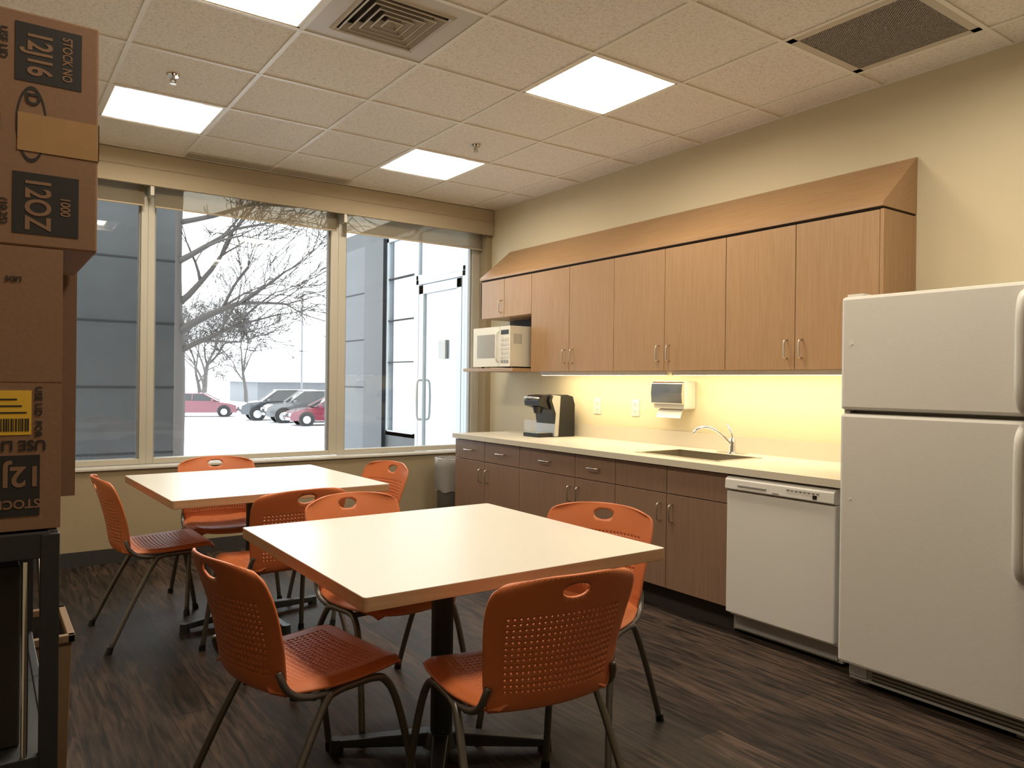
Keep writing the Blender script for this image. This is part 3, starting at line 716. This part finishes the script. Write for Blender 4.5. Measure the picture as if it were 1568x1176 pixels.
h.box(X0-0.002,X0+0.02,6.95,7.10,1.52,1.72,M_grey); G.part(h,'handle_and_notice')
G = Group('exterior_vestibule',(4.05,8.2,GZ)); h = MB()
fr(h,6.10,6.56,0,3.0,0.06,M_wframe); fr(h,6.56,7.62,2.42,3.0,0.05,M_wframe); fr(h,7.62,8.38,0.62,3.0,0.05,M_wframe)
h.box(X0,X1,7.62,8.92,0.62,0.68,M_wframe)
G.part(h,'light_frames',0.003)
h = MB(); h.box(X0-0.05,X1+0.05,8.38,8.92,GZ,3.0,M_dframe); h.box(X0,X1,7.62,8.38,GZ,0.62,M_panel); h.box(X0,X1+0.2,8.92,9.9,GZ,3.0,M_panelrefl)
for zz in (1.19,1.80,2.40): h.box(X0-0.003,X1,8.92,9.9,zz-0.008,zz+0.008,M_jointrefl)  # stripes painted for the left building mirrored in the glass
for zz in (1.5,2.0,2.5): h.box(X0-0.003,X1,7.67,8.33,zz-0.006,zz+0.006,M_jointrefl)  # thin bars across the pane stand in for the same reflection
h.box(X0,6.5,6.1,9.9,3.0,3.2,M_panel); h.box(X0,6.5,6.1,9.9,GZ,-0.02,M_panel); G.part(h,'columns_and_roof')
h = MB(); pane(h,7.67,8.38,0.68,2.95,M_vglass2); pane(h,6.16,6.50,0.06,2.94,M_vglass); pane(h,6.6,7.57,2.47,2.95,M_vglass2); G.part(h,'panes')

def car(name,x,y,yaw,paint,kind='sedan'):
    e = empty(name,(x,y,GZ),yaw)
    if kind=='sedan':
        body=[(-2.2,0.35),(-2.25,0.75),(-2.1,0.98),(-1.5,1.02),(0.75,0.98),(1.7,0.84),(2.15,0.70),(2.25,0.45),(2.2,0.28),(-2.1,0.26)]
        gh=[(-1.75,1.0),(-1.05,1.42),(0.15,1.44),(1.0,0.97)]
    else:
        body=[(-2.3,0.42),(-2.35,0.85),(-2.3,1.12),(-1.5,1.14),(1.0,1.12),(1.95,1.02),(2.25,0.85),(2.32,0.5),(2.25,0.36),(-2.2,0.34)]
        gh=[(-2.25,1.12),(-1.95,1.72),(0.25,1.75),(1.1,1.11)]
    h=MB(); h.prism(body,'y',-0.88,0.88,paint); h.obj('body',e,0.08)
    h=MB(); b0,b1=0.82,0.64
    (ax,az),(bx,bz),(cx_,cz),(dx,dz)=gh
    vs=[(ax,-b0,az),(bx,-b1,bz),(cx_,-b1,cz),(dx,-b0,dz),(ax,b0,az),(bx,b1,bz),(cx_,b1,cz),(dx,b0,dz)]
    h.add(vs,[(0,1,2,3),(7,6,5,4),(0,4,5,1),(1,5,6,2),(2,6,7,3)],M_carglass); h.obj('windows',e)
    h=MB(); h.box(bx-0.05,cx_+0.05,-b1-0.02,b1+0.02,bz-0.02,bz+0.05,paint)
    for s in (-1,1):
        for (p,q) in ((vs[0],vs[1]),(vs[3],vs[2])):
            h.tube([(p[0],s*abs(p[1]),p[2]),(q[0],s*abs(q[1]),q[2])],0.04,paint,6,1)
        mxm=(bx+cx_)/2; h.tube([(mxm,s*b0,az),(mxm,s*b1,bz)],0.04,paint,6,1)
        if kind!='sedan': h.tube([(bx+0.5,s*b0,az),(bx+0.5,s*b1,bz)],0.05,paint,6,1)
        h.box(dx-0.35,dx-0.2,s*1.0-0.08,s*1.0+0.08,dz-0.02,dz+0.13,paint)
    h.obj('roof_and_pillars',e,0.02)
    h=MB(); wr=0.33 if kind=='sedan' else 0.38
    for xx in (-1.4,1.4):
        for s in (-1,1):
            h.cyl((xx,s*0.70,wr),(xx,s*0.90,wr),wr,wr,M_tire,24); h.cyl((xx,s*0.89,wr),(xx,s*0.91,wr),wr*0.62,wr*0.58,M_silver,16)
            h.cyl((xx,s*0.70,wr+0.03),(xx,s*0.885,wr+0.03),wr+0.07,wr+0.07,M_black,24)
    h.obj('wheels',e)
    h=MB(); fx_=body[6][0]; fz=body[6][1]-0.1
    for s in (-1,1): h.box(fx_-0.1,fx_+0.09,s*0.65-0.17,s*0.65+0.17,fz-0.10,fz+0.06,M_lamp)
    h.box(fx_-0.05,fx_+0.085,-0.4,0.4,fz-0.14,fz+0.02,M_black); h.box(fx_-0.05,fx_+0.11,-0.3,0.3,fz-0.32,fz-0.2,M_white2); h.obj('lamps_and_grille',e,0.02)
car('sedan_car',11.3,49.6,math.radians(-20),M_maroon)
car('suv_car',14.4,44.0,math.radians(172),M_cargrey,'suv')
car('suv_car',14.9,41.0,math.radians(172),M_carsil,'suv')
car('sedan_car',15.1,38.0,math.radians(172),M_maroon)
car('suv_car',16.3,31.5,math.radians(172),M_cargrey,'suv')
# trees
def tree(name,x,y,H,r,seed,mat,lean=(0,0),maxd=6,spread=0.55,limbs=None,rmin=0.0,pside=0.75):
    R=random.Random(seed); mb=MB()
    def br(p,d,L,r,dep):
        pts=[p]; rad=[r]; q=p.copy(); dd=d.copy(); ns=4
        for k in range(ns):
            dd=(dd+Vector((R.uniform(-1,1),R.uniform(-1,1),R.uniform(-0.6,0.8)))*0.17).normalized()
            q=q+dd*(L/ns); pts.append(q.copy()); rad.append(max(rmin,r*(1-0.45*(k+1)/ns)))
            if dep<maxd and k>=1 and R.random()<pside:
                a=dd.orthogonal().normalized(); a.rotate(Matrix.Rotation(R.uniform(0,2*pi),3,dd))
                nd=(dd+a*R.uniform(0.6,1.2)*spread*1.6).normalized()
                br(q.copy(),nd,L*R.uniform(0.5,0.75),rad[-1]*0.6,dep+1)
        mb.tube(pts,r,mat,6 if dep<3 else 3,1,radii=rad)
        if dep<maxd:
            for _ in range(2):
                a=dd.orthogonal().normalized(); a.rotate(Matrix.Rotation(R.uniform(0,2*pi),3,dd))
                nd=(dd+a*R.uniform(0.3,0.8)*spread*1.4).normalized()
                br(q.copy(),nd,L*R.uniform(0.62,0.85),rad[-1]*0.8,dep+1)
    if limbs:
        top=Vector((x+0.1,y,H)); mb.tube([(x,y,GZ),(x+0.05,y,1.5),(x-0.02,y,4.0),top],r,mat,10,4,radii=[r*1.2,r,r*0.8,r*0.5])
        for (z,dr,up,L,rr_) in limbs:
            d=Vector((0.817,-0.576,0))*dr+Vector((0.576,0.817,0))*R.uniform(-0.3,0.3)+Vector((0,0,up))
            br(Vector((x,y,z)),d.normalized(),L,rr_,1)
    else: br(Vector((x,y,GZ)),Vector((lean[0],lean[1],1)).normalized(),H*0.30,r,0)
    mb.obj(name)
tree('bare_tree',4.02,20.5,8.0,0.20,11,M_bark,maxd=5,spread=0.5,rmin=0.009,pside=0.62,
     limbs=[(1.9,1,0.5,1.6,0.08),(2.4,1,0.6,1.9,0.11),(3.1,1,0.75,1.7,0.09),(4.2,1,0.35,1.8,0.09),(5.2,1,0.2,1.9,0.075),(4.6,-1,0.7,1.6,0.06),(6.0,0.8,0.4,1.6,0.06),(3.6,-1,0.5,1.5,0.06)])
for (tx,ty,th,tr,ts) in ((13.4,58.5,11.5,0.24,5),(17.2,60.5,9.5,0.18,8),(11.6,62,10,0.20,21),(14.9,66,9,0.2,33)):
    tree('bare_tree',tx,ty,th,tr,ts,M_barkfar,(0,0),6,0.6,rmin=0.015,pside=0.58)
h = MB(); h.box(22,46,74,84,GZ,1.0,M_bldg); h.prism([(72.5,1.0),(79,2.9),(85.5,1.0)],'x',21.5,46.5,M_snow); h.obj('distant_building')
h = MB(); h.cyl((23.5,66,GZ),(23.5,66,9),0.10,0.08,M_bldg,8); h.obj('light_pole')

# ---------------------------------------------------------------- world + camera
wd = bpy.data.worlds.new('overcast'); scene.world = wd; wd.use_nodes = True
bg = wd.node_tree.nodes['Background']; bg.inputs['Color'].default_value = (0.95, 0.98, 1.0, 1); bg.inputs['Strength'].default_value = 5.6
scene.view_settings.view_transform = 'Standard'; scene.view_settings.look = 'None'; scene.view_settings.exposure = 0

cd = bpy.data.cameras.new('camera'); cd.lens = 26.5; cd.sensor_width = 36; cd.clip_start = 0.05; cd.clip_end = 500
cam = bpy.data.objects.new('camera', cd); COL.objects.link(cam)
cam.matrix_world = Matrix.Translation((0,0,1.28)) @ Matrix.Rotation(math.radians(-35.2),4,'Z') @ Matrix.Rotation(math.radians(90-0.15),4,'X') @ Matrix.Rotation(0.012,4,'Z')
scene.camera = cam
